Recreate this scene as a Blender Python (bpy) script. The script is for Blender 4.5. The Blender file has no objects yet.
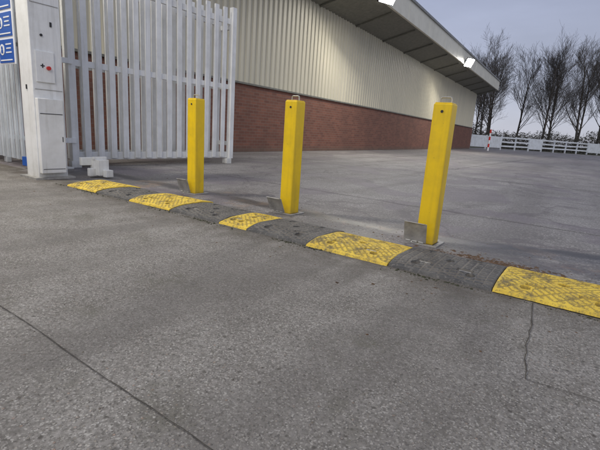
import bpy, bmesh, math, random
from mathutils import Vector, Matrix, noise
random.seed(7)
S=bpy.context.scene
S.view_settings.view_transform='Standard'; S.view_settings.look='None'; S.view_settings.exposure=0
COL=S.collection

# ---------------------------------------------------------------- helpers
TH=math.radians(-34.5)
D=Vector((math.cos(TH),math.sin(TH),0)); N=Vector((-math.sin(TH),math.cos(TH),0))
def obj(name,me,parent=None,mats=(),loc=(0,0,0),rz=0.0,smooth=False):
    o=bpy.data.objects.new(name,me); COL.objects.link(o)
    for m in mats: 
        if me is not None: me.materials.append(m)
    o.location=loc; o.rotation_euler=(0,0,rz)
    if parent: o.parent=parent
    if smooth:
        for p in me.polygons: p.use_smooth=True
    return o
def empty(name,loc=(0,0,0),rz=0.0):
    o=bpy.data.objects.new(name,None); COL.objects.link(o); o.location=loc; o.rotation_euler=(0,0,rz); o.empty_display_size=.2
    return o
def mesh_from(vs,fs,name='m'):
    me=bpy.data.meshes.new(name); me.from_pydata([tuple(v) for v in vs],[],fs); me.update(); return me
class MB:
    """mesh accumulator"""
    def __init__(s): s.v=[]; s.f=[]; s.mi=[]
    def box(s,c,d,mat=None,mi=0,bev=0):
        cx,cy,cz=c; dx,dy,dz=[k/2 for k in d]
        b=len(s.v)
        pts=[(-dx,-dy,-dz),(dx,-dy,-dz),(dx,dy,-dz),(-dx,dy,-dz),(-dx,-dy,dz),(dx,-dy,dz),(dx,dy,dz),(-dx,dy,dz)]
        for p in pts:
            p=Vector(p)
            if mat is not None: p=mat@p
            s.v.append((p.x+cx,p.y+cy,p.z+cz))
        for f in [(0,3,2,1),(4,5,6,7),(0,1,5,4),(1,2,6,5),(2,3,7,6),(3,0,4,7)]:
            s.f.append(tuple(b+i for i in f)); s.mi.append(mi)
    def tube(s,p0,p1,r0,r1,n=3,mi=0,cap=False):
        p0=Vector(p0);p1=Vector(p1); a=(p1-p0)
        if a.length<1e-6: return
        a.normalize(); x=a.orthogonal().normalized(); y=a.cross(x)
        b=len(s.v)
        for p,r in ((p0,r0),(p1,r1)):
            for i in range(n):
                t=2*math.pi*i/n; q=p+x*(r*math.cos(t))+y*(r*math.sin(t)); s.v.append(tuple(q))
        for i in range(n):
            j=(i+1)%n; s.f.append((b+i,b+j,b+n+j,b+n+i)); s.mi.append(mi)
        if cap:
            s.f.append(tuple(b+n+i for i in range(n))); s.mi.append(mi)
            s.f.append(tuple(b+n-1-i for i in range(n))); s.mi.append(mi)
    def quad(s,a,b_,c,d,mi=0):
        b=len(s.v); s.v+= [tuple(a),tuple(b_),tuple(c),tuple(d)]; s.f.append((b,b+1,b+2,b+3)); s.mi.append(mi)
    def mesh(s,name='m'):
        me=mesh_from(s.v,s.f,name)
        for p,m in zip(me.polygons,s.mi): p.material_index=m
        return me
def bevel(o,w=.004,seg=2):
    m=o.modifiers.new('bev','BEVEL'); m.width=w; m.segments=seg; m.limit_method='ANGLE'; m.angle_limit=math.radians(40)
    return o

class NT:
    def __init__(s,name):
        s.m=bpy.data.materials.new(name); s.m.use_nodes=True; s.t=s.m.node_tree; s.b=s.t.nodes['Principled BSDF']
        s.tc=s.t.nodes.new('ShaderNodeTexCoord')
    def n(s,t,**k):
        x=s.t.nodes.new(t)
        for a,b in k.items(): setattr(x,a,b)
        return x
    def l(s,a,b): s.t.links.new(a,b)
    def stretch(s,sc):
        mp=s.n('ShaderNodeMapping'); mp.inputs['Scale'].default_value=sc; s.l(s.tc.outputs['Object'],mp.inputs[0]); return mp.outputs[0]
    def noise(s,scale,detail=4,rough=.55,vec=None,out='Fac',dist=0):
        x=s.n('ShaderNodeTexNoise'); x.inputs['Scale'].default_value=scale; x.inputs['Detail'].default_value=detail; x.inputs['Roughness'].default_value=rough
        x.inputs['Distortion'].default_value=dist
        s.l(vec if vec is not None else s.tc.outputs['Object'],x.inputs['Vector']); return x.outputs[out]
    def vor(s,scale,vec=None):
        x=s.n('ShaderNodeTexVoronoi'); x.inputs['Scale'].default_value=scale
        s.l(vec if vec is not None else s.tc.outputs['Object'],x.inputs['Vector'])
        c=s.n('ShaderNodeSeparateColor'); s.l(x.outputs['Color'],c.inputs[0])
        return x.outputs['Distance'],c.outputs[0],c.outputs[1]
    def ramp(s,src,stops,interp='LINEAR'):
        x=s.n('ShaderNodeValToRGB'); x.color_ramp.interpolation=interp
        e=x.color_ramp.elements
        while len(e)<len(stops): e.new(.5)
        for el,(p,c) in zip(e,stops):
            el.position=p; el.color=(c,c,c,1) if isinstance(c,(int,float)) else (*c,1)
        s.l(src,x.inputs[0]); return x.outputs[0]
    def mr(s,src,a,b,c=0,d=1):
        x=s.n('ShaderNodeMapRange')
        for i,v in zip((1,2,3,4),(a,b,c,d)): x.inputs[i].default_value=v
        s.l(src,x.inputs[0]); return x.outputs[0]
    def mix(s,fac,a,b,mode='MIX'):
        x=s.n('ShaderNodeMix',data_type='RGBA',blend_type=mode)
        for sock,v in ((x.inputs[0],fac),(x.inputs[6],a),(x.inputs[7],b)):
            if isinstance(v,(int,float)): sock.default_value=v if sock is x.inputs[0] else (v,v,v,1)
            elif isinstance(v,tuple): sock.default_value=(*v,1)
            else: s.l(v,sock)
        return x.outputs[2]
    def math(s,op,a,b=None,clamp=False):
        x=s.n('ShaderNodeMath',operation=op,use_clamp=clamp)
        for i,v in enumerate((a,b)):
            if v is None: continue
            if isinstance(v,(int,float)): x.inputs[i].default_value=v
            else: s.l(v,x.inputs[i])
        return x.outputs[0]
    def sep(s):
        x=s.n('ShaderNodeSeparateXYZ'); s.l(s.tc.outputs['Object'],x.inputs[0]); return x.outputs
    def bump(s,h,strength=.5,dist=.01):
        x=s.n('ShaderNodeBump'); x.inputs['Strength'].default_value=strength; x.inputs['Distance'].default_value=dist
        s.l(h,x.inputs['Height']); s.l(x.outputs[0],s.b.inputs['Normal'])
    def out(s,col=None,rough=.8,metal=0.,spec=None):
        if col is not None:
            if isinstance(col,tuple): s.b.inputs['Base Color'].default_value=(*col,1)
            else: s.l(col,s.b.inputs['Base Color'])
        if isinstance(rough,(int,float)): s.b.inputs['Roughness'].default_value=rough
        else: s.l(rough,s.b.inputs['Roughness'])
        s.b.inputs['Metallic'].default_value=metal
        if spec is not None: s.b.inputs['Specular IOR Level'].default_value=spec
        return s.m

def paint(name,c,dirt=(.12,.1,.08),amt=.35,rough=.45,scale=6,low=True,chips=False):
    t=NT(name)
    n1=t.noise(scale,5,.65); col=t.mix(t.ramp(n1,[(.42,0),(.75,amt)]),c,dirt)
    st=t.noise(22,4,.6,vec=t.stretch((1,1,.06))); col=t.mix(t.ramp(st,[(.52,0),(.72,amt*.8)]),col,dirt)
    if low:
        z=t.sep()[2]; lowm=t.math('MULTIPLY',t.ramp(z,[(0.0,.9),(.10,.35),(.4,0)]),t.noise(18,5,.7))
        col=t.mix(lowm,col,dirt)
    if chips:
        ch=t.ramp(t.noise(28,5,.75),[(.70,0),(.715,1)]); col=t.mix(ch,col,(.10,.07,.04))
    t.bump(t.noise(scale*10,2),.08,.004)
    return t.out(col,rough)

# ---------------------------------------------------------------- materials
def m_concrete():
    t=NT('apron_concrete'); x,y,z=t.sep()
    big=t.noise(.9,5,.6); mid=t.noise(5,5,.65); fine=t.noise(60,4,.7)
    base=t.mix(t.ramp(big,[(.3,0),(.7,1)]),(.220,.205,.186),(.325,.308,.284))
    base=t.mix(t.ramp(mid,[(.36,.0),(.72,.7)]),base,(.160,.147,.130))
    base=t.mix(t.ramp(fine,[(.40,.6),(.56,0)]),base,(.085,.077,.067))
    vd,r1,r2=t.vor(85)
    stone=t.math('MULTIPLY',t.ramp(vd,[(.28,1),(.42,0)]),t.ramp(r1,[(.54,0),(.60,1)]))
    scol=t.ramp(r2,[(0,(.10,.09,.08)),(.35,(.26,.23,.19)),(.6,(.40,.37,.33)),(.85,(.54,.52,.48)),(1,(.30,.19,.13))])
    c=t.mix(t.math('MULTIPLY',stone,t.ramp(big,[(.33,.2),(.6,.75)])),base,scol)
    _,q1,q2=t.vor(210)
    c=t.mix(t.ramp(q1,[(.74,0),(.80,.6)]),c,t.ramp(q2,[(.3,(.07,.063,.055)),(.6,(.48,.46,.42))]))
    vd3,p1,_=t.vor(24)
    pit=t.math('MULTIPLY',t.ramp(vd3,[(.10,1),(.2,0)]),t.ramp(p1,[(.76,0),(.79,1)]))
    c=t.mix(t.math('MULTIPLY',pit,.75),c,(.055,.048,.040))
    # tyre-darkened lanes running through the gateway
    tr=t.noise(1.0,4,.6,vec=t.stretch((1.7,.16,1)))
    c=t.mix(t.ramp(tr,[(.47,0),(.62,.50)]),c,(.125,.115,.105))
    e=t.math('MULTIPLY',t.math('POWER',t.mr(y,1.80,2.40),2.2),t.ramp(mid,[(.36,.3),(.58,1)]))
    c=t.mix(t.math('MULTIPLY',e,.8,True),c,(.085,.072,.055))
    mo=t.noise(2.6,6,.72)
    c=t.mix(t.math('MULTIPLY',t.ramp(mo,[(.55,0),(.66,1)]),t.ramp(fine,[(.42,.10),(.6,.6)])),c,(.085,.080,.052))
    c=t.mix(t.ramp(mo,[(.32,.5),(.42,0)]),c,(.120,.108,.095))
    h=t.math('ADD',t.math('MULTIPLY',stone,.5),t.math('MULTIPLY',fine,1.3))
    t.bump(h,.8,.005)
    return t.out(c,t.ramp(mid,[(.3,.58),(.7,.86)]),spec=.35)
def m_yard():
    t=NT('yard_concrete'); x,y,z=t.sep()
    big=t.noise(.22,5,.6,dist=.5); mid=t.noise(1.6,6,.65); fine=t.noise(45,4,.7)
    c=t.mix(t.ramp(big,[(.35,0),(.65,1)]),(.225,.213,.206),(.350,.335,.322))
    c=t.mix(t.ramp(mid,[(.40,0),(.66,.75)]),c,(.145,.134,.128))
    c=t.mix(t.ramp(fine,[(.42,.5),(.6,0)]),c,(.11,.10,.095))
    _,r1,r2=t.vor(90)
    c=t.mix(t.ramp(r1,[(.6,0),(.75,.6)]),c,t.ramp(r2,[(.3,(.10,.09,.085)),(.7,(.46,.44,.41))]))
    tr=t.noise(1.0,4,.6,vec=t.stretch((1.3,.10,1)))
    c=t.mix(t.ramp(tr,[(.48,0),(.62,.45)]),c,(.12,.108,.104))
    k=t.math('MAXIMUM',t.math('ADD',x,.95),0)
    line=t.math('ADD',t.math('MULTIPLY',k,.42),3.34)
    wob=t.math('MULTIPLY',t.math('SUBTRACT',t.noise(2.4,4,.6),.5),.25)
    dd=t.math('ABSOLUTE',t.math('ADD',t.math('SUBTRACT',y,line),wob))
    band=t.math('MULTIPLY',t.mr(dd,.16,.06),t.ramp(mid,[(.28,.7),(.42,1)]))
    near=t.mr(y,4.3,3.0)
    nz=t.ramp(t.noise(1.3,6,.65,dist=1.0),[(.42,0),(.56,1)])
    damp=t.math('MAXIMUM',t.math('MULTIPLY',band,.90),t.math('MULTIPLY',t.math('MULTIPLY',near,nz),.62))
    c=t.mix(damp,c,(.045,.041,.038))
    pt=t.ramp(t.noise(.45,4,.5,dist=1.5),[(.53,0),(.57,.55)])
    c=t.mix(pt,c,(.160,.138,.155))
    pe=t.ramp(t.noise(.33,5,.55,dist=2.0),[(.485,0),(.50,.6),(.515,0)])
    c=t.mix(pe,c,(.095,.080,.088))
    rs=t.ramp(t.noise(1.9,5,.7),[(.56,0),(.68,.8)])
    c=t.mix(t.math('MULTIPLY',rs,t.mr(y,3.9,2.9)),c,(.28,.185,.115))
    t.bump(t.math('ADD',fine,t.math('MULTIPLY',mid,.5)),.7,.006)
    r=t.mix(damp,(.68,.68,.68),(.34,.34,.34))
    return t.out(c,r,spec=.45)
def m_ground():
    t=NT('ground_grass'); c=t.mix(t.noise(.5,6,.7),(.05,.06,.025),(.11,.10,.06)); return t.out(c,.95)
def m_yellow_rubber():
    t=NT('yellow_rubber'); 
    a=t.n('ShaderNodeAttribute',attribute_name='tread'); oi=t.n('ShaderNodeObjectInfo')
    c=t.mix(t.ramp(t.noise(5,5),[(.3,0),(.7,1)]),(.66,.45,.05),(.84,.61,.07))
    wn=t.math('ADD',t.noise(9,6,.78),t.math('MULTIPLY',t.math('SUBTRACT',oi.outputs['Random'],.5),.08))
    c=t.mix(t.ramp(wn,[(.50,0),(.64,.90)]),c,(.12,.10,.065))
    c=t.mix(t.ramp(a.outputs['Fac'],[(.25,.55),(.7,0)]),c,(.14,.11,.05))
    c=t.mix(t.ramp(t.noise(90,3),[(.55,0),(.70,.6)]),c,(.12,.10,.06))
    t.bump(t.noise(120,3),.4,.003); return t.out(c,.66)
def m_black_rubber():
    t=NT('black_rubber')
    a=t.n('ShaderNodeAttribute',attribute_name='tread')
    c=t.mix(t.ramp(t.noise(6,5,.7),[(.35,0),(.7,1)]),(.042,.042,.043),(.135,.130,.120))
    c=t.mix(t.ramp(t.noise(60,4,.7),[(.53,0),(.70,.75)]),c,(.26,.24,.21))
    c=t.mix(t.ramp(a.outputs['Fac'],[(.2,.55),(.6,0)]),c,(.16,.14,.11))
    t.bump(t.noise(120,3),.5,.003); return t.out(c,.60)
def m_brick():
    t=NT('red_brick'); o=t.sep(); cb=t.n('ShaderNodeCombineXYZ'); t.l(o[0],cb.inputs[0]); t.l(o[2],cb.inputs[1])
    b=t.n('ShaderNodeTexBrick'); t.l(cb.outputs[0],b.inputs['Vector'])
    b.inputs['Color1'].default_value=(.165,.066,.044,1); b.inputs['Color2'].default_value=(.245,.100,.064,1); b.inputs['Mortar'].default_value=(.21,.155,.125,1)
    b.inputs['Scale'].default_value=1; b.inputs['Mortar Size'].default_value=.006; b.inputs['Brick Width'].default_value=.26; b.inputs['Row Height'].default_value=.088; b.inputs['Bias'].default_value=-.1
    c=t.mix(t.ramp(t.noise(1.2,5,.65),[(.4,0),(.75,.5)]),b.outputs[0],(.10,.055,.043))
    c=t.mix(t.ramp(o[2],[(0,.55),(.22,0)]),c,(.12,.11,.085))
    t.bump(b.outputs['Fac'],-.5,.006); return t.out(c,.85)
def m_clad():
    t=NT('cream_cladding'); o=t.sep()
    c=t.mix(t.ramp(t.noise(1.3,5,.7,vec=t.stretch((1.6,1,.12))),[(.38,0),(.78,.4)]),(.62,.585,.46),(.42,.40,.32))
    c=t.mix(t.ramp(t.noise(.5,4),[(.4,0),(.8,.3)]),c,(.44,.44,.37))
    return t.out(c,.55)
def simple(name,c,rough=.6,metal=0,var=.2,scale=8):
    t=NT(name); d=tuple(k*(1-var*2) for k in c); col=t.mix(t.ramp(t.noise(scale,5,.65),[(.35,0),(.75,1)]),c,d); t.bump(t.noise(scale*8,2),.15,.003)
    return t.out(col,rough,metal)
M_conc=m_concrete(); M_yard=m_yard(); M_grass=m_ground(); M_yr=m_yellow_rubber(); M_br=m_black_rubber(); M_brick=m_brick(); M_clad=m_clad()
M_yel=paint('yellow_powder_coat',(.88,.60,.010),(.26,.17,.04),.26,.36,5,True,True)
M_white=paint('white_gate_paint',(.82,.83,.82),(.32,.31,.26),.32,.42,3)
M_fence=paint('white_fence_paint',(.66,.70,.74),(.25,.25,.22),.4,.5,3)
M_galv=simple('galvanised_steel',(.46,.45,.42),.5,.35,.25,14)
M_dark=simple('dark_metal',(.03,.03,.032),.6)
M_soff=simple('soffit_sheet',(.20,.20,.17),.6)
M_fasc=paint('fascia_metal',(.68,.67,.58),(.36,.35,.29),.3,.5,2,False)
M_roof=simple('roof_sheet',(.28,.29,.29),.6)
M_joint=simple('joint_dirt',(.080,.070,.056),.95,0,.3,40)
M_blue=simple('sign_blue',(.015,.10,.42),.4,0,.05)
M_signw=simple('sign_white',(.80,.82,.84),.4,0,.03)
M_red=simple('red_plastic',(.6,.03,.02),.4,0,.05)
M_bark=simple('bark',(.085,.075,.068),.95,0,.25,3)
M_hedge=simple('undergrowth',(.060,.054,.038),.9,0,.35,1.2)
M_stone=simple('stone_bits',(.23,.20,.16),.9,0,.4,30)
M_moss=simple('moss',(.060,.062,.034),.95,0,.4,30)
M_leafl=simple('leaf_litter',(.14,.08,.04),.9,0,.4,20)

# ---------------------------------------------------------------- ground sheets
obj('ground',mesh_from([(-500,-500,-.010),(500,-500,-.010),(500,500,-.010),(-500,500,-.010)],[(0,1,2,3)]),mats=[M_grass])
apron=obj('concrete_apron',mesh_from([(-40,-40,0),(40,-40,0),(40,2.62,0),(-40,2.62,0)],[(0,1,2,3)]),mats=[M_conc],rz=TH,loc=(0,0,-.004))
yard=obj('yard_pavement',mesh_from([(-12,2.62,0),(95,2.62,0),(95,62,0),(-12,62,0)],[(0,1,2,3)]),mats=[M_yard],rz=TH,loc=(0,0,-.004))

def crack(name,p0,p1,w,parent,wob=.012,step=.03,seed=0):
    p0=Vector((*p0,0));p1=Vector((*p1,0)); L=(p1-p0).length; d=(p1-p0)/L; n=Vector((-d.y,d.x,0)); k=int(L/step)
    vs=[];fs=[]
    for i in range(k+1):
        s=i/k*L; o=(noise.noise(Vector((s*2.5,seed,0)))*wob+noise.noise(Vector((s*14,seed+3,0)))*wob*.35)
        ww=w*(.55+.9*abs(noise.noise(Vector((s*9,seed+7,1)))))
        c=p0+d*s+n*o; vs+= [c+n*ww/2,c-n*ww/2]
    for v in vs: v.z=.004
    for i in range(k): fs.append((2*i,2*i+1,2*i+3,2*i+2))
    return obj(name,mesh_from(vs,fs),parent=parent,mats=[M_joint])
def uv(x,y): return (x*D.x+y*D.y, x*N.x+y*N.y)
vj=uv(-.7,1.25)[1]
crack('expansion_joint',(-9,vj+.05),(8,vj-.05),.0045,apron,.006,seed=1)
a=uv(1.05,1.81); b=uv(.75,1.27)
crack('slab_joint',(a[0],2.36),(b[0]+.02,a[1]-.55),.005,apron,.02,seed=4)
crack('slab_joint_2',(b[0]+.02,a[1]-.55),(b[0]+1.6,a[1]-.60),.004,apron,.04,seed=5)
for i,(p,q,w) in enumerate([((-12,4.75),(20,4.75),.014),((-12,9.6),(40,9.6),.03),((-12,16),(50,16),.03),((-12,24),(60,24),.04),((-12,34),(60,34),.05),
        ((3.2,3.0),(3.2,40),.02),((9,3),(9,50),.03),((-3.2,9.6),(-3.2,40),.02)]):
    crack('yard_joint_%d'%i,p,q,w,yard,.04,.1,seed=10+i)

# ---------------------------------------------------------------- speed ramp
def module(L,W,yellow,seed):
    nx=int(L/.0065); ny=int(W/.0075)
    vs=[];fs=[];tr=[]
    g=.003
    holes=[(.14*L/.6*1.0,.10),(L-.14,.10),(.14,W-.10),(L-.14,W-.10),(L/2,W/2)]
    for j in range(ny+1):
        for i in range(nx+1):
            x=g+(L-2*g)*i/nx; y=W*j/ny
            e=min(y,W-y)
            h=.030*(1-(1-min(1,e/.17))**1.6)+.006*(e>0.0001)
            ex=min(x,L-x); 
            t=0
            if .03<e and ex>.02:
                if yellow:
                    k=(x+ (y if y<W/2 else W-y))*1.0
                    a_=(k/.046)%1; b_=((x-(y if y<W/2 else W-y))/.092)%1
                    t=1 if (a_<.62 and b_<.82) else 0
                else:
                    a_=(x/.05)%1; b_=((y+(.018 if int(x/.05)%2 else 0))/.036)%1
                    t=1 if (a_<.8 and b_<.55) else 0
            else: t=.8
            dz=.0035*t
            for (hx,hy) in holes:
                r=math.hypot(x-hx,y-hy)
                if r<.038: t=.75 if r>.024 else -.5; dz=.003 if r>.024 else -.024
            for sx in (L*.30,L*.70):
                if abs(x-sx)<.045 and (abs(y-.15)<.018 or abs(y-(W-.15))<.018): t=-.3; dz=-.012
            z=h+dz+noise.noise(Vector((x*4+seed,y*4,0)))*.006
            if e<.001: z=-.004
            if ex<.006: z-=.003
            vs.append((x,y+ (noise.noise(Vector((x*22+seed*3,y*3,5)))*.005 if e<.05 else 0),z)); tr.append(t)
    for j in range(ny):
        for i in range(nx):
            a=j*(nx+1)+i; fs.append((a,a+1,a+nx+2,a+nx+1))
    for i0 in (0,nx):
        base=len(vs)
        for j in range(ny+1):
            v=vs[j*(nx+1)+i0]; vs.append((v[0],v[1],-.004)); tr.append(.2)
        for j in range(ny):
            a=j*(nx+1)+i0; b=(j+1)*(nx+1)+i0
            fs.append((a,b,base+j+1,base+j) if i0==0 else (b,a,base+j,base+j+1))
    me=mesh_from(vs,fs); at=me.attributes.new('tread','FLOAT','POINT')
    at.data.foreach_set('value',tr)
    return me
ramp=empty('speed_bump',loc=(0,0,0),rz=TH)
bounds=[-4.80,-4.22,-3.65,-3.05,-2.43,-2.13,-1.565,-.96,-.36,.26,.86,1.46,2.06,2.66,3.26]
V0=2.37; W=.54
for i in range(len(bounds)-1):
    L=bounds[i+1]-bounds[i]; yel=(i%2==0)
    o=obj(('yellow' if yel else 'black')+'_section_%d'%(i+1),module(L,W,yel,i),parent=ramp,mats=[M_yr if yel else M_br])
    o.location=(bounds[i],V0+random.uniform(-.015,.015),random.uniform(-.002,.004)); o.rotation_euler=(random.uniform(-.01,.01),random.uniform(-.008,.008),random.uniform(-.012,.012))
    mb=MB()
    for hx,hy in [(.14*L/.6,.10),(L-.14,.10),(.14,W-.10),(L-.14,W-.10)]:
        if random.random()<.8: mb.tube((hx,hy,-.002),(hx,hy,.012),.013,.013,6,cap=True)
    if mb.v: ob=obj('bolts_%d'%(i+1),mb.mesh(),parent=o,mats=[M_galv])
    mb=MB()
    for sx in (L*.30,L*.70):
        if (i+int(sx*10))%3: mb.box((sx,.150,.024),(.07,.014,.012))
    if mb.v: obj('reflectors_%d'%(i+1),mb.mesh(),parent=o,mats=[M_galv])

# ---------------------------------------------------------------- bollards
def bollard(u,v,lean,tilt,la):
    p=D*u+N*v
    e=empty('yellow_bollard',loc=(p.x,p.y,0),rz=TH+lean); e.rotation_euler=(tilt[0],tilt[1],TH+lean)
    s=.132;h=1.02
    mb=MB(); mb.box((0,0,.0+h/2),(s,s,h)); o=obj('post',mb.mesh(),parent=e,mats=[M_yel]); bevel(o,.009,3)
    mb=MB(); mb.box((0,0,h+.003),(s-.014,s-.014,.008)); bevel(obj('cap',mb.mesh(),parent=e,mats=[M_yel]),.003)
    mb=MB()
    pts=[(-.04,0,h),(-.04,0,h+.036),(-.030,0,h+.046),(.030,0,h+.046),(.04,0,h+.036),(.04,0,h)]
    for a,b in zip(pts,pts[1:]): mb.tube(a,b,.006,.006,8,cap=True)
    obj('lifting_handle',mb.mesh(),parent=e,mats=[M_galv])
    mb=MB(); mb.tube((0.0,-s/2-.003,h-.055),(0,-s/2+.004,h-.055),.010,.010,14,cap=True)
    obj('lock_hole',mb.mesh(),parent=e,mats=[M_dark])
    mb=MB()
    for cx,cy,dx,dy in [(0,-.090,.21,.03),(0,.090,.21,.03),(-.090,0,.03,.149),(.090,0,.03,.149)]:
        mb.box((cx,cy,.001),(dx,dy,.010))
    bevel(obj('socket_frame',mb.mesh(),parent=e,mats=[M_galv]),.002)
    # opened cover: plate hinged at the front of the socket, resting against the ramp, with a turned-up lip
    lid=MB(); w=.172;d=.150
    a_=math.radians(180-la); hy=-.098; hz=.014
    T=Matrix.Rotation(a_,3,'X'); c=T@Vector((0,d/2,0))
    lid.box((-.06+c.x,hy+c.y,hz+c.z),(w,d,.005),mat=T)
    tip=T@Vector((0,d,0)); T3=Matrix.Rotation(a_+math.radians(70),3,'X'); c3=T3@Vector((0,.011,0))
    lid.box((-.06,hy+tip.y+c3.y,hz+tip.z+c3.z),(w-.02,.022,.004),mat=T3)
    o=obj('hinged_cover',lid.mesh(),parent=e,mats=[M_galv]); bevel(o,.0012)
    hg=MB()
    for k in (-.05,0,.05): hg.tube((-.06+k-.018,hy,hz),(-.06+k+.018,hy,hz),.008,.008,8,cap=True)
    obj('hinge',hg.mesh(),parent=e,mats=[M_galv])
    return e
bollard(-3.69,3.24,.02,(0,-.004),72); bollard(-2.345,3.21,-.015,(.004,.003),64); bollard(-.985,3.15,.01,(0,.006),78)

# ---------------------------------------------------------------- warehouse
WB=math.radians(90-31.3)
wh=empty('brick_warehouse',loc=(-2.04,12.58,0),rz=WB)
T0,T1=-13.0,34.6
bh=1.93; eh=5.05
DEP=38
mb=MB(); mb.box(((T0+T1)/2,.15,bh/2),(T1-T0,.3,bh)); mb.box((T1-.15,.3+DEP/2,bh/2),(.3,DEP,bh)); mb.box((T0+.15,.3+DEP/2,bh/2),(.3,DEP,bh))
obj('brick_wall',mb.mesh(),parent=wh,mats=[M_brick])
mb=MB(); mb.box(((T0+T1)/2,.10,bh+.03),(T1-T0,.30,.05)); obj('drip_flashing',mb.mesh(),parent=wh,mats=[M_soff])
def clad(x0,x1,z0,z1,pitch=.25,dep=.035):
    n=int((x1-x0)/pitch); vs=[];fs=[]
    for i in range(n):
        x=x0+i*pitch
        for dx,dy in ((0,0),(.13,0),(.155,-dep),(.225,-dep)):
            vs+=[(x+dx,dy,z0),(x+dx,dy,z1)]
    m=len(vs)//2
    for i in range(m-1): fs.append((2*i,2*i+2,2*i+3,2*i+1))
    return mesh_from(vs,fs)
obj('cladding',clad(T0,T1,bh+.055,eh+.1),parent=wh,mats=[M_clad],loc=(0,.06,0))
mb=MB(); mb.box((T1-.12,.35+DEP/2,(bh+eh+1)/2+.5),(.2,DEP-.1,eh-bh+1)); obj('gable_cladding',mb.mesh(),parent=wh,mats=[M_clad])
mb=MB(); mb.box((T0+.12,.35+DEP/2,(bh+eh+1)/2+.5),(.2,DEP-.1,eh-bh+1)); obj('gable_cladding_2',mb.mesh(),parent=wh,mats=[M_clad])
OV=1.55; E=.7
x0,x1=T0-E,T1+E
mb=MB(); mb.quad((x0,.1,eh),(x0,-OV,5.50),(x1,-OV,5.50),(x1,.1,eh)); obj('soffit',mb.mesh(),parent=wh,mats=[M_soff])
mb=MB(); 
for k in range(int((x1-x0)/3.0)+1):
    x=x0+.05+k*3.0; 
    mb.box((x,-.72,5.235),(.05,1.55,.06),mat=Matrix.Rotation(math.atan2(-.45,1.65),3,'X'))
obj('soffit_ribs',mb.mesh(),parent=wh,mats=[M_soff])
mb=MB(); mb.box(((x0+x1)/2,-OV-.05,5.92),(x1-x0,.10,.86)); bevel(obj('fascia',mb.mesh(),parent=wh,mats=[M_fasc]),.01)
mb=MB()
for k in range(int((x1-x0)/3.0)): mb.box((x0+1.5+k*3.0,-OV-.102,5.91),(.03,.008,.80))
obj('fascia_joints',mb.mesh(),parent=wh,mats=[M_fasc])
mb=MB(); mb.box(((x0+x1)/2,-OV-.09,6.32),(x1-x0+.1,.14,.10)); obj('gutter_trim',mb.mesh(),parent=wh,mats=[M_roof])
mb=MB(); a=-OV; mb.v=[(x0,a,6.3),(x1,a,6.3),(x1,DEP/2,8.2),(x0,DEP/2,8.2),(x0,DEP+1,6.3),(x1,DEP+1,6.3),(x0,a,5.5),(x1,a,5.5),(x0,.1,eh),(x1,.1,eh),(x0,DEP,eh),(x1,DEP,eh)]
mb.f=[(0,1,2,3),(3,2,5,4),(1,7,9,11,5,2),(0,3,4,10,8,6)]; mb.mi=[0,0,0,0]
obj('roof',mb.mesh(),parent=wh,mats=[M_roof])

# floodlights on the fascia (first two lit in view, the third unseen)
t=NT('lamp_lens'); t.b.inputs['Emission Color'].default_value=(1,.98,.90,1); t.b.inputs['Emission Strength'].default_value=80; M_lens=t.out((.9,.9,.9),.3)
WX=Vector((math.cos(WB),math.sin(WB),0)); WY=Vector((-WX.y,WX.x,0)); W0=Vector((-2.04,12.58,0))
for tx in (5.9,20.3,-8.5):
    base=W0+WX*tx-WY*(OV+.22)
    e=empty('floodlight',loc=(base.x,base.y,5.62),rz=WB-.45)
    ang=math.radians(-60); R_=Matrix.Rotation(ang,3,'X')
    mb=MB(); mb.box((0,-.10,0),(.72,.56,.08),mat=R_); mb.box((0,.10,.05),(.08,.22,.05)); bevel(obj('housing',mb.mesh(),parent=e,mats=[M_dark]),.01)
    nrm=R_@Vector((0,0,-1)); c=Vector((0,-.10,0))+nrm*.045
    mb=MB(); mb.box(tuple(c),(.66,.50,.012),mat=R_); obj('lens',mb.mesh(),parent=e,mats=[M_lens])
    ld=bpy.data.lights.new('flood','AREA'); ld.shape='RECTANGLE'; ld.size=.6; ld.size_y=.45; ld.energy=420; ld.color=(1,.94,.84)
    lo=bpy.data.objects.new('lamp',ld); COL.objects.link(lo); lo.parent=e; lo.location=tuple(c+nrm*.03); lo.rotation_euler=(math.radians(-20),0,0)

# ---------------------------------------------------------------- gate post + bi-folding gate
gp=empty('gate_post',loc=(-3.15,5.22,0),rz=TH)
mb=MB(); mb.box((0,0,1.62),(.30,.34,3.24)); bevel(obj('column',mb.mesh(),parent=gp,mats=[M_white]),.008)
mb=MB(); mb.box((.185,-.02,.50),(.07,.28,.86)); bevel(obj('control_cabinet',mb.mesh(),parent=gp,mats=[M_white]),.006)
mb=MB(); mb.box((.2215,-.02,.76),(.004,.25,.008)); mb.box((.2215,.095,.47),(.004,.008,.06)); mb.box((.2215,-.02,.12),(.004,.25,.006)); obj('cabinet_seams',mb.mesh(),parent=gp,mats=[M_dark])
mb=MB(); mb.box((.158,-.03,1.28),(.02,.20,.34)); bevel(obj('keypad_cover',mb.mesh(),parent=gp,mats=[M_white]),.004)
mb=MB(); mb.tube((.165,.0,1.27),(.195,.0,1.27),.022,.022,14,cap=True); obj('stop_button',mb.mesh(),parent=gp,mats=[M_red])
mb=MB(); mb.box((.153,-.06,1.29),(.034,.045,.012)); mb.box((.153,-.06,1.29),(.036,.012,.045)); mb.box((.153,.06,1.75),(.010,.02,.05)); mb.tube((.15,-.05,1.62),(.162,-.05,1.62),.014,.014,12,cap=True); mb.box((-.05,-.174,2.15),(.10,.010,.12)); mb.box((.0,-.174,1.05),(.02,.010,.05)); obj('post_fittings',mb.mesh(),parent=gp,mats=[M_dark])
mb=MB()
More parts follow.
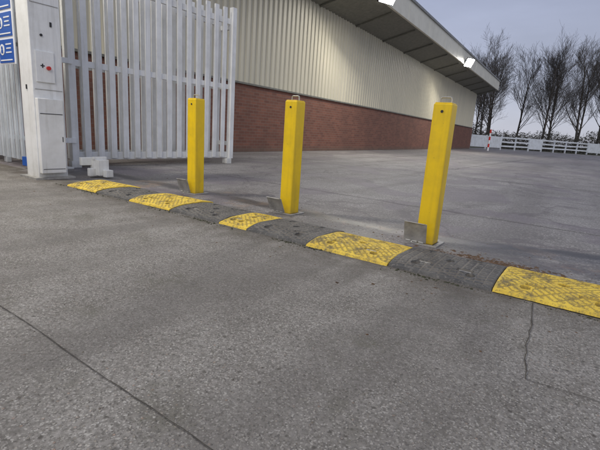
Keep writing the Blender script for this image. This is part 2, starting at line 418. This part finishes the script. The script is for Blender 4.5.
for z in (2.45,1.95,1.03): mb.box((.1525,0,z),(.006,.30,.006))
obj('panel_seams',mb.mesh(),parent=gp,mats=[M_galv])
mb=MB(); mb.box((0,0,.008),(.42,.46,.024)); obj('base_plate',mb.mesh(),parent=gp,mats=[M_galv])
mb=MB(); mb.box((.26,.52,.13),(.20,.14,.20)); mb.box((.40,.55,.06),(.08,.10,.09)); mb.box((.17,.42,.20),(.06,.20,.10)); mb.box((.26,.52,.245),(.05,.18,.035)); mb.box((.26,.42,.07),(.06,.10,.10)); bevel(obj('drive_unit',mb.mesh(),parent=gp,mats=[M_white]),.006)

def leaf(parent,name,x0,L,z0,z1,sp,pw,y,mat,rails):
    mb=MB()
    n=int(L/sp)
    for i in range(n+1):
        x=x0+i*(L/n)
        big=i in (0,n)
        w=.10 if big else pw
        mb.box((x,y,(z0+z1)/2),(w,.10 if big else .035,z1-z0-(0 if big else .06)))
    for r,hh in rails: mb.box((x0+L/2,y+.045,r),(L-.1,.05,hh))
    return bevel(obj(name,mb.mesh(),parent=parent,mats=[mat]),.004)
gdir=math.atan2(8.88-6.35,-1.5+3.42)
gate=empty('folding_gate',loc=(-3.42,6.36,0),rz=gdir)
leaf(gate,'front_leaf',0,3.10,.10,2.95,.195,.092,0,M_white,[(.17,.12),(1.50,.09),(2.70,.10)])
leaf(gate,'rear_leaf',.12,2.90,.10,2.95,.195,.085,.34,M_white,[(.17,.12),(1.50,.09),(2.70,.10)])
mb=MB()
for z in (.4,1.5,2.6): mb.box((3.08,.17,z),(.06,.30,.08))
for z in (.4,1.5,2.6): mb.box((-.10,-.05,z),(.20,.06,.07))
mb.box((3.03,.0,.05),(.12,.14,.10)); mb.box((0,0,.05),(.14,.12,.10))
obj('hinges',mb.mesh(),parent=gate,mats=[M_white])
hp=empty('gate_hinge_post',loc=(-3.54,6.13,0),rz=TH)
mb=MB(); mb.box((0,0,1.55),(.16,.16,3.1)); mb.box((0,0,3.11),(.19,.19,.02)); mb.box((0,0,.010),(.3,.3,.028)); bevel(obj('post',mb.mesh(),parent=hp,mats=[M_white]),.006)

# palisade fence to the left of the post
pf=empty('palisade_fence',loc=(-3.15,5.22,0),rz=TH)
mb=MB()
for i in range(22):
    x=-.34-i*.155
    mb.box((x,.20,1.25),(.075,.014,2.3)); mb.box((x-.026,.187,1.25),(.014,.02,2.3)); mb.box((x+.026,.187,1.25),(.014,.02,2.3))
    mb.box((x,.20,2.43),(.02,.012,.10))
mb.box((-2.0,.235,.40),(3.5,.05,.05)); mb.box((-2.0,.235,2.05),(3.5,.05,.05))
for x in (-1.9,-3.55): mb.box((x,.29,1.25),(.1,.06,2.5))
obj('pales',mb.mesh(),parent=pf,mats=[M_fence])
mb=MB(); mb.box((-.75,.14,.10),(.5,.03,.12)); obj('kick_board',mb.mesh(),parent=pf,mats=[M_blue])

# safety sign board, mounted square on the fence in front of the post line
sg=empty('safety_sign',loc=(-3.15,5.22,0),rz=TH)
sx0,sx1,sz0,sz1=-1.00,-.17,1.30,3.05; yo=-.34
mb=MB(); mb.box(((sx0+sx1)/2,.15+yo,(sz0+sz1)/2),(sx1-sx0,.012,sz1-sz0)); obj('board',mb.mesh(),parent=sg,mats=[M_signw])
mb=MB()
for z in (1.55,2.8): mb.box((-.45,.01,z),(.04,.32,.04))
obj('brackets',mb.mesh(),parent=sg,mats=[M_galv])
mb=MB(); mw=MB()
rows=6; rh=(sz1-sz0)/rows
for r in range(rows):
    z=sz0+rh*(r+.5)
    for c0,c1 in ((sx0+.03,(sx0+sx1)/2-.012),((sx0+sx1)/2+.012,sx1-.03)):
        mb.box(((c0+c1)/2,.141+yo,z),(c1-c0,.006,rh*.88))
        cx=c0+.085; 
        mw.tube((cx,.1375+yo,z+.02),(cx,.1355+yo,z+.02),.062,.062,20,cap=True)
        for k in range(3): mw.box((c0+.26,.1365+yo,z+.075-k*.045),(.15-.03*(k%2),.003,.014))
        mw.box(((c0+c1)/2,.1365+yo,z-rh*.34),(c1-c0-.06,.003,.014))
obj('blue_panels',mb.mesh(),parent=sg,mats=[M_blue]); obj('symbols',mw.mesh(),parent=sg,mats=[M_signw])
mb=MB()
for r in range(rows):
    z=sz0+rh*(r+.5)+.02
    for c0 in (sx0+.03,(sx0+sx1)/2+.012):
        cx=c0+.085; mb.tube((cx,.1340+yo,z+.018),(cx,.1325+yo,z+.018),.022,.022,14,cap=True); mb.box((cx,.1332+yo,z-.022),(.05,.0015,.035))
obj('pictograms',mb.mesh(),parent=sg,mats=[M_blue])

# ---------------------------------------------------------------- distant fence, marker, undergrowth, trees
wf=empty('white_rail_fence',loc=(12,40.5,0),rz=math.atan2(14,24))
mb=MB(); L=70; rr=random.Random(2)
for i in range(int(L/2.4)):
    x=i*2.4
    mb.box((x,0,.72),(.12,.12,1.44))
    if i in (2,3,6,11,12,17):
        mb.box((x+1.2,-.07,.80+rr.uniform(-.04,.04)),(2.30,.03,1.15))
    else:
        for z in (.45,.85,1.28): mb.box((x+1.2,-.07+rr.uniform(-.004,.004),z+rr.uniform(-.03,.03)),(2.34,.03,.15),mat=Matrix.Rotation(rr.uniform(-.01,.01),3,'Y'))
obj('rails',mb.mesh(),parent=wf,mats=[M_fence])
mp_=empty('striped_marker_post',loc=(15.8,37.6,0))
for k in range(6):
    mb=MB(); mb.tube((0,0,k*.30),(0,0,(k+1)*.30),.075,.075,12,cap=True); obj('band_%d'%k,mb.mesh(),parent=mp_,mats=[M_red if k%2 else M_signw])
def hedge(name,p0,p1,h,thick,n,seed):
    r=random.Random(seed); p0=Vector(p0);p1=Vector(p1); d=(p1-p0); L=d.length; d/=L; nn=Vector((-d.y,d.x,0))
    vs=[];fs=[]
    for i in range(n):
        s=r.random()*L; hh=h*(.45+.9*abs(noise.noise(Vector((s*.16,seed,0))))+.35*noise.noise(Vector((s*.9,seed,2))))
        z=hh*(r.random()**.9); y=r.uniform(-1,1)*thick*(1-.5*(z/h/1.4))
        c=p0+d*s+nn*y+Vector((0,0,z)); q=r.uniform(.08,.30)
        a=Vector((r.gauss(0,.7),r.gauss(0,.7),r.gauss(.4,1))).normalized(); b=a.orthogonal().normalized()
        k=len(vs); vs+=[c+a*q,c+b*q*.22,c-a*q,c-b*q*.22]; fs.append((k,k+1,k+2,k+3))
    return obj(name,mesh_from(vs,fs),mats=[M_hedge])
hedge('undergrowth',(12,56,0),(75,66,0),3.6,2.5,34000,3)

def tree_mesh(seed,h):
    r=random.Random(seed); mb=MB()
    def grow(p,d,L,rad,lev):
        nseg=(5,4,3,2,2)[lev]
        q=p; dd=d.copy(); pts=[(q,rad)]
        for i in range(nseg):
            dd=(dd+Vector((r.gauss(0,.10),r.gauss(0,.10),r.gauss(.06,.05)))*(1 if lev else .35)).normalized()
            q2=q+dd*(L/nseg); ra=rad*(1-(i)/nseg*.65); rb=rad*(1-(i+1)/nseg*.65)
            mb.tube(q,q2,max(ra,.010),max(rb,.007),5 if lev<2 else 3); q=q2; pts.append((q,rb))
        if lev>=4: return
        nch={0:16,1:7,2:5,3:4}[lev]
        for k in range(nch):
            f=(.20+.80*(k+r.random())/nch) if lev==0 else (.15+.85*(k+r.random())/nch)
            f=min(f,.999); i=int(f*nseg); a,ra=pts[i]; b,rb=pts[min(i+1,nseg)]; pp=a.lerp(b,f*nseg-i)
            az=r.random()*2*math.pi; tilt=r.uniform(.45,.9) if lev==0 else r.uniform(.3,.8)
            x=dd.orthogonal().normalized(); y=dd.cross(x)
            nd=(d*math.cos(tilt)+(x*math.cos(az)+y*math.sin(az))*math.sin(tilt)); nd.z+=.20; nd.normalize()
            LL=L*(.48 if lev==0 else .58)*r.uniform(.65,1.2)*(1.15-.55*f if lev==0 else 1)
            grow(pp,nd,LL,max(.009,(ra*(1-.3*f))*.42),lev+1)
    grow(Vector((0,0,0)),Vector((r.gauss(0,.03),r.gauss(0,.03),1)).normalized(),h*.80,h*.0135,0)
    return mb.mesh('tree')
TM=[tree_mesh(s,14) for s in (1,2,3,4,5)]
for m in TM: m.materials.append(M_bark)
r=random.Random(5)
nt=36
for i in range(nt):
    f=i/(nt-1); x=12+f*64+r.uniform(-.9,.9); y=74-f*12+r.uniform(-5,5)
    o=bpy.data.objects.new('bare_tree' if i==0 else 'bare_tree.%03d'%i,TM[r.randrange(5)]); COL.objects.link(o)
    s=r.uniform(.90,1.14); o.location=(x,y,-.05); o.scale=(s*.95,s*.95,s); o.rotation_euler=(0,0,r.random()*6.28)

# ---------------------------------------------------------------- debris
def scatter(name,n,fn,smin,smax,mat,flat=.6,seed=0):
    r=random.Random(seed); vs=[];fs=[]
    for i in range(n):
        u,v=fn(r); p=D*u+N*v; q=r.uniform(smin,smax)*(.5+r.random()**2)
        k=len(vs); rot=r.random()*6.28
        for (a,b,c) in [(1,0,0),(.4,.8,0),(-.7,.7,0),(-.9,-.5,0),(.3,-.9,0)]:
            a*=r.uniform(.6,1.2); b*=r.uniform(.6,1.2)
            x=a*math.cos(rot)-b*math.sin(rot); y=a*math.sin(rot)+b*math.cos(rot)
            vs.append(Vector((p.x+x*q,p.y+y*q,-.004)))
        vs.append(Vector((p.x+r.uniform(-.3,.3)*q,p.y+r.uniform(-.3,.3)*q,-.004+q*flat*r.uniform(.7,1.4))))
        for a in range(5): fs.append((k+a,k+(a+1)%5,k+5))
    return obj(name,mesh_from(vs,fs),mats=[mat])
def clumpy(r,lo,hi):
    while True:
        u=r.uniform(lo,hi)
        if noise.noise(Vector((u*2.2,3.1,0)))+.25>r.random()*.8: return u
scatter('gravel',1200,lambda r:(clumpy(r,-5,3),2.35-abs(r.gauss(0,.14))),.002,.006,M_stone,.7,1)
scatter('loose_gravel',1300,lambda r:(r.uniform(-4,2.6),r.uniform(.4,2.3)),.0012,.0038,M_stone,.7,2)
scatter('moss_tufts',800,lambda r:(clumpy(r,-5,3),2.357-abs(r.gauss(0,.022))),.003,.011,M_moss,.6,3)
scatter('leaf_litter',260,lambda r:(r.uniform(-5,3),r.choice([2.3-abs(r.gauss(0,.35)),3.0+abs(r.gauss(0,.3))])),.004,.011,M_leafl,.3,4)
scatter('yard_gravel',900,lambda r:(r.uniform(-4,3),2.95+abs(r.gauss(0,.3))),.002,.007,M_stone,.6,5)
scatter('silt',600,lambda r:(r.gauss(-.45,.2),2.96+abs(r.gauss(0,.06))),.006,.016,M_leafl,.25,6)

# ---------------------------------------------------------------- world, sun, camera
w=bpy.data.worlds.new('World'); S.world=w; w.use_nodes=True; nt_=w.node_tree; bg=nt_.nodes['Background']
sky=nt_.nodes.new('ShaderNodeTexSky'); sky.sky_type='NISHITA'; sky.sun_disc=False
SE=math.radians(32); AZ=math.radians(183)
sky.sun_elevation=SE; sky.sun_rotation=AZ
tc=nt_.nodes.new('ShaderNodeTexCoord')
sc=nt_.nodes.new('ShaderNodeVectorMath'); sc.operation='SCALE'; sc.inputs['Scale'].default_value=.075; nt_.links.new(sky.outputs[0],sc.inputs[0])
sp_=nt_.nodes.new('ShaderNodeSeparateXYZ'); nt_.links.new(tc.outputs['Generated'],sp_.inputs[0])
gr=nt_.nodes.new('ShaderNodeValToRGB'); e=gr.color_ramp.elements
e[0].position=0; e[0].color=(.56,.57,.66,1); e[1].position=1; e[1].color=(.42,.46,.59,1)
el=e.new(.12); el.color=(.46,.49,.615,1); el=e.new(.35); el.color=(.35,.39,.545,1)
nt_.links.new(sp_.outputs[2],gr.inputs[0])
mpw=nt_.nodes.new('ShaderNodeMapping'); mpw.inputs['Scale'].default_value=(1,1,4); nt_.links.new(tc.outputs['Generated'],mpw.inputs[0])
nz=nt_.nodes.new('ShaderNodeTexNoise'); nz.inputs['Scale'].default_value=2.2; nz.inputs['Detail'].default_value=6; nt_.links.new(mpw.outputs[0],nz.inputs[0])
mr=nt_.nodes.new('ShaderNodeMapRange'); mr.inputs[1].default_value=.3; mr.inputs[2].default_value=.7; mr.inputs[3].default_value=.86; mr.inputs[4].default_value=1.14; nt_.links.new(nz.outputs[0],mr.inputs[0])
cl=nt_.nodes.new('ShaderNodeVectorMath'); cl.operation='SCALE'; nt_.links.new(gr.outputs[0],cl.inputs[0]); nt_.links.new(mr.outputs[0],cl.inputs['Scale'])
mx=nt_.nodes.new('ShaderNodeMix'); mx.data_type='RGBA'; mx.inputs[0].default_value=.90
nt_.links.new(sc.outputs[0],mx.inputs[6]); nt_.links.new(cl.outputs[0],mx.inputs[7]); nt_.links.new(mx.outputs[2],bg.inputs[0]); bg.inputs[1].default_value=1.0

sd=bpy.data.lights.new('sun','SUN'); sd.energy=.95; sd.angle=math.radians(40); sd.color=(1,.94,.86)
so=bpy.data.objects.new('sun',sd); COL.objects.link(so)
sv=Vector((math.sin(AZ)*math.cos(SE),math.cos(AZ)*math.cos(SE),math.sin(SE)))
so.rotation_euler=sv.to_track_quat('Z','Y').to_euler()

f=425; phi=math.atan(.067); p=math.atan(95.8/f)
F=Vector((0,math.cos(p),-math.sin(p))); r0=Vector((1,0,0)); u0=Vector((0,math.sin(p),math.cos(p)))
Rv=r0*math.cos(phi)+u0*math.sin(phi); Uv=u0*math.cos(phi)-r0*math.sin(phi)
cd=bpy.data.cameras.new('camera'); co=bpy.data.objects.new('camera',cd); COL.objects.link(co); S.camera=co
cd.sensor_width=36; cd.sensor_fit='HORIZONTAL'; cd.lens=f/600*36; cd.clip_end=2000; cd.clip_start=.02
co.matrix_world=Matrix(((Rv.x,Uv.x,-F.x,0),(Rv.y,Uv.y,-F.y,0),(Rv.z,Uv.z,-F.z,.78),(0,0,0,1)))
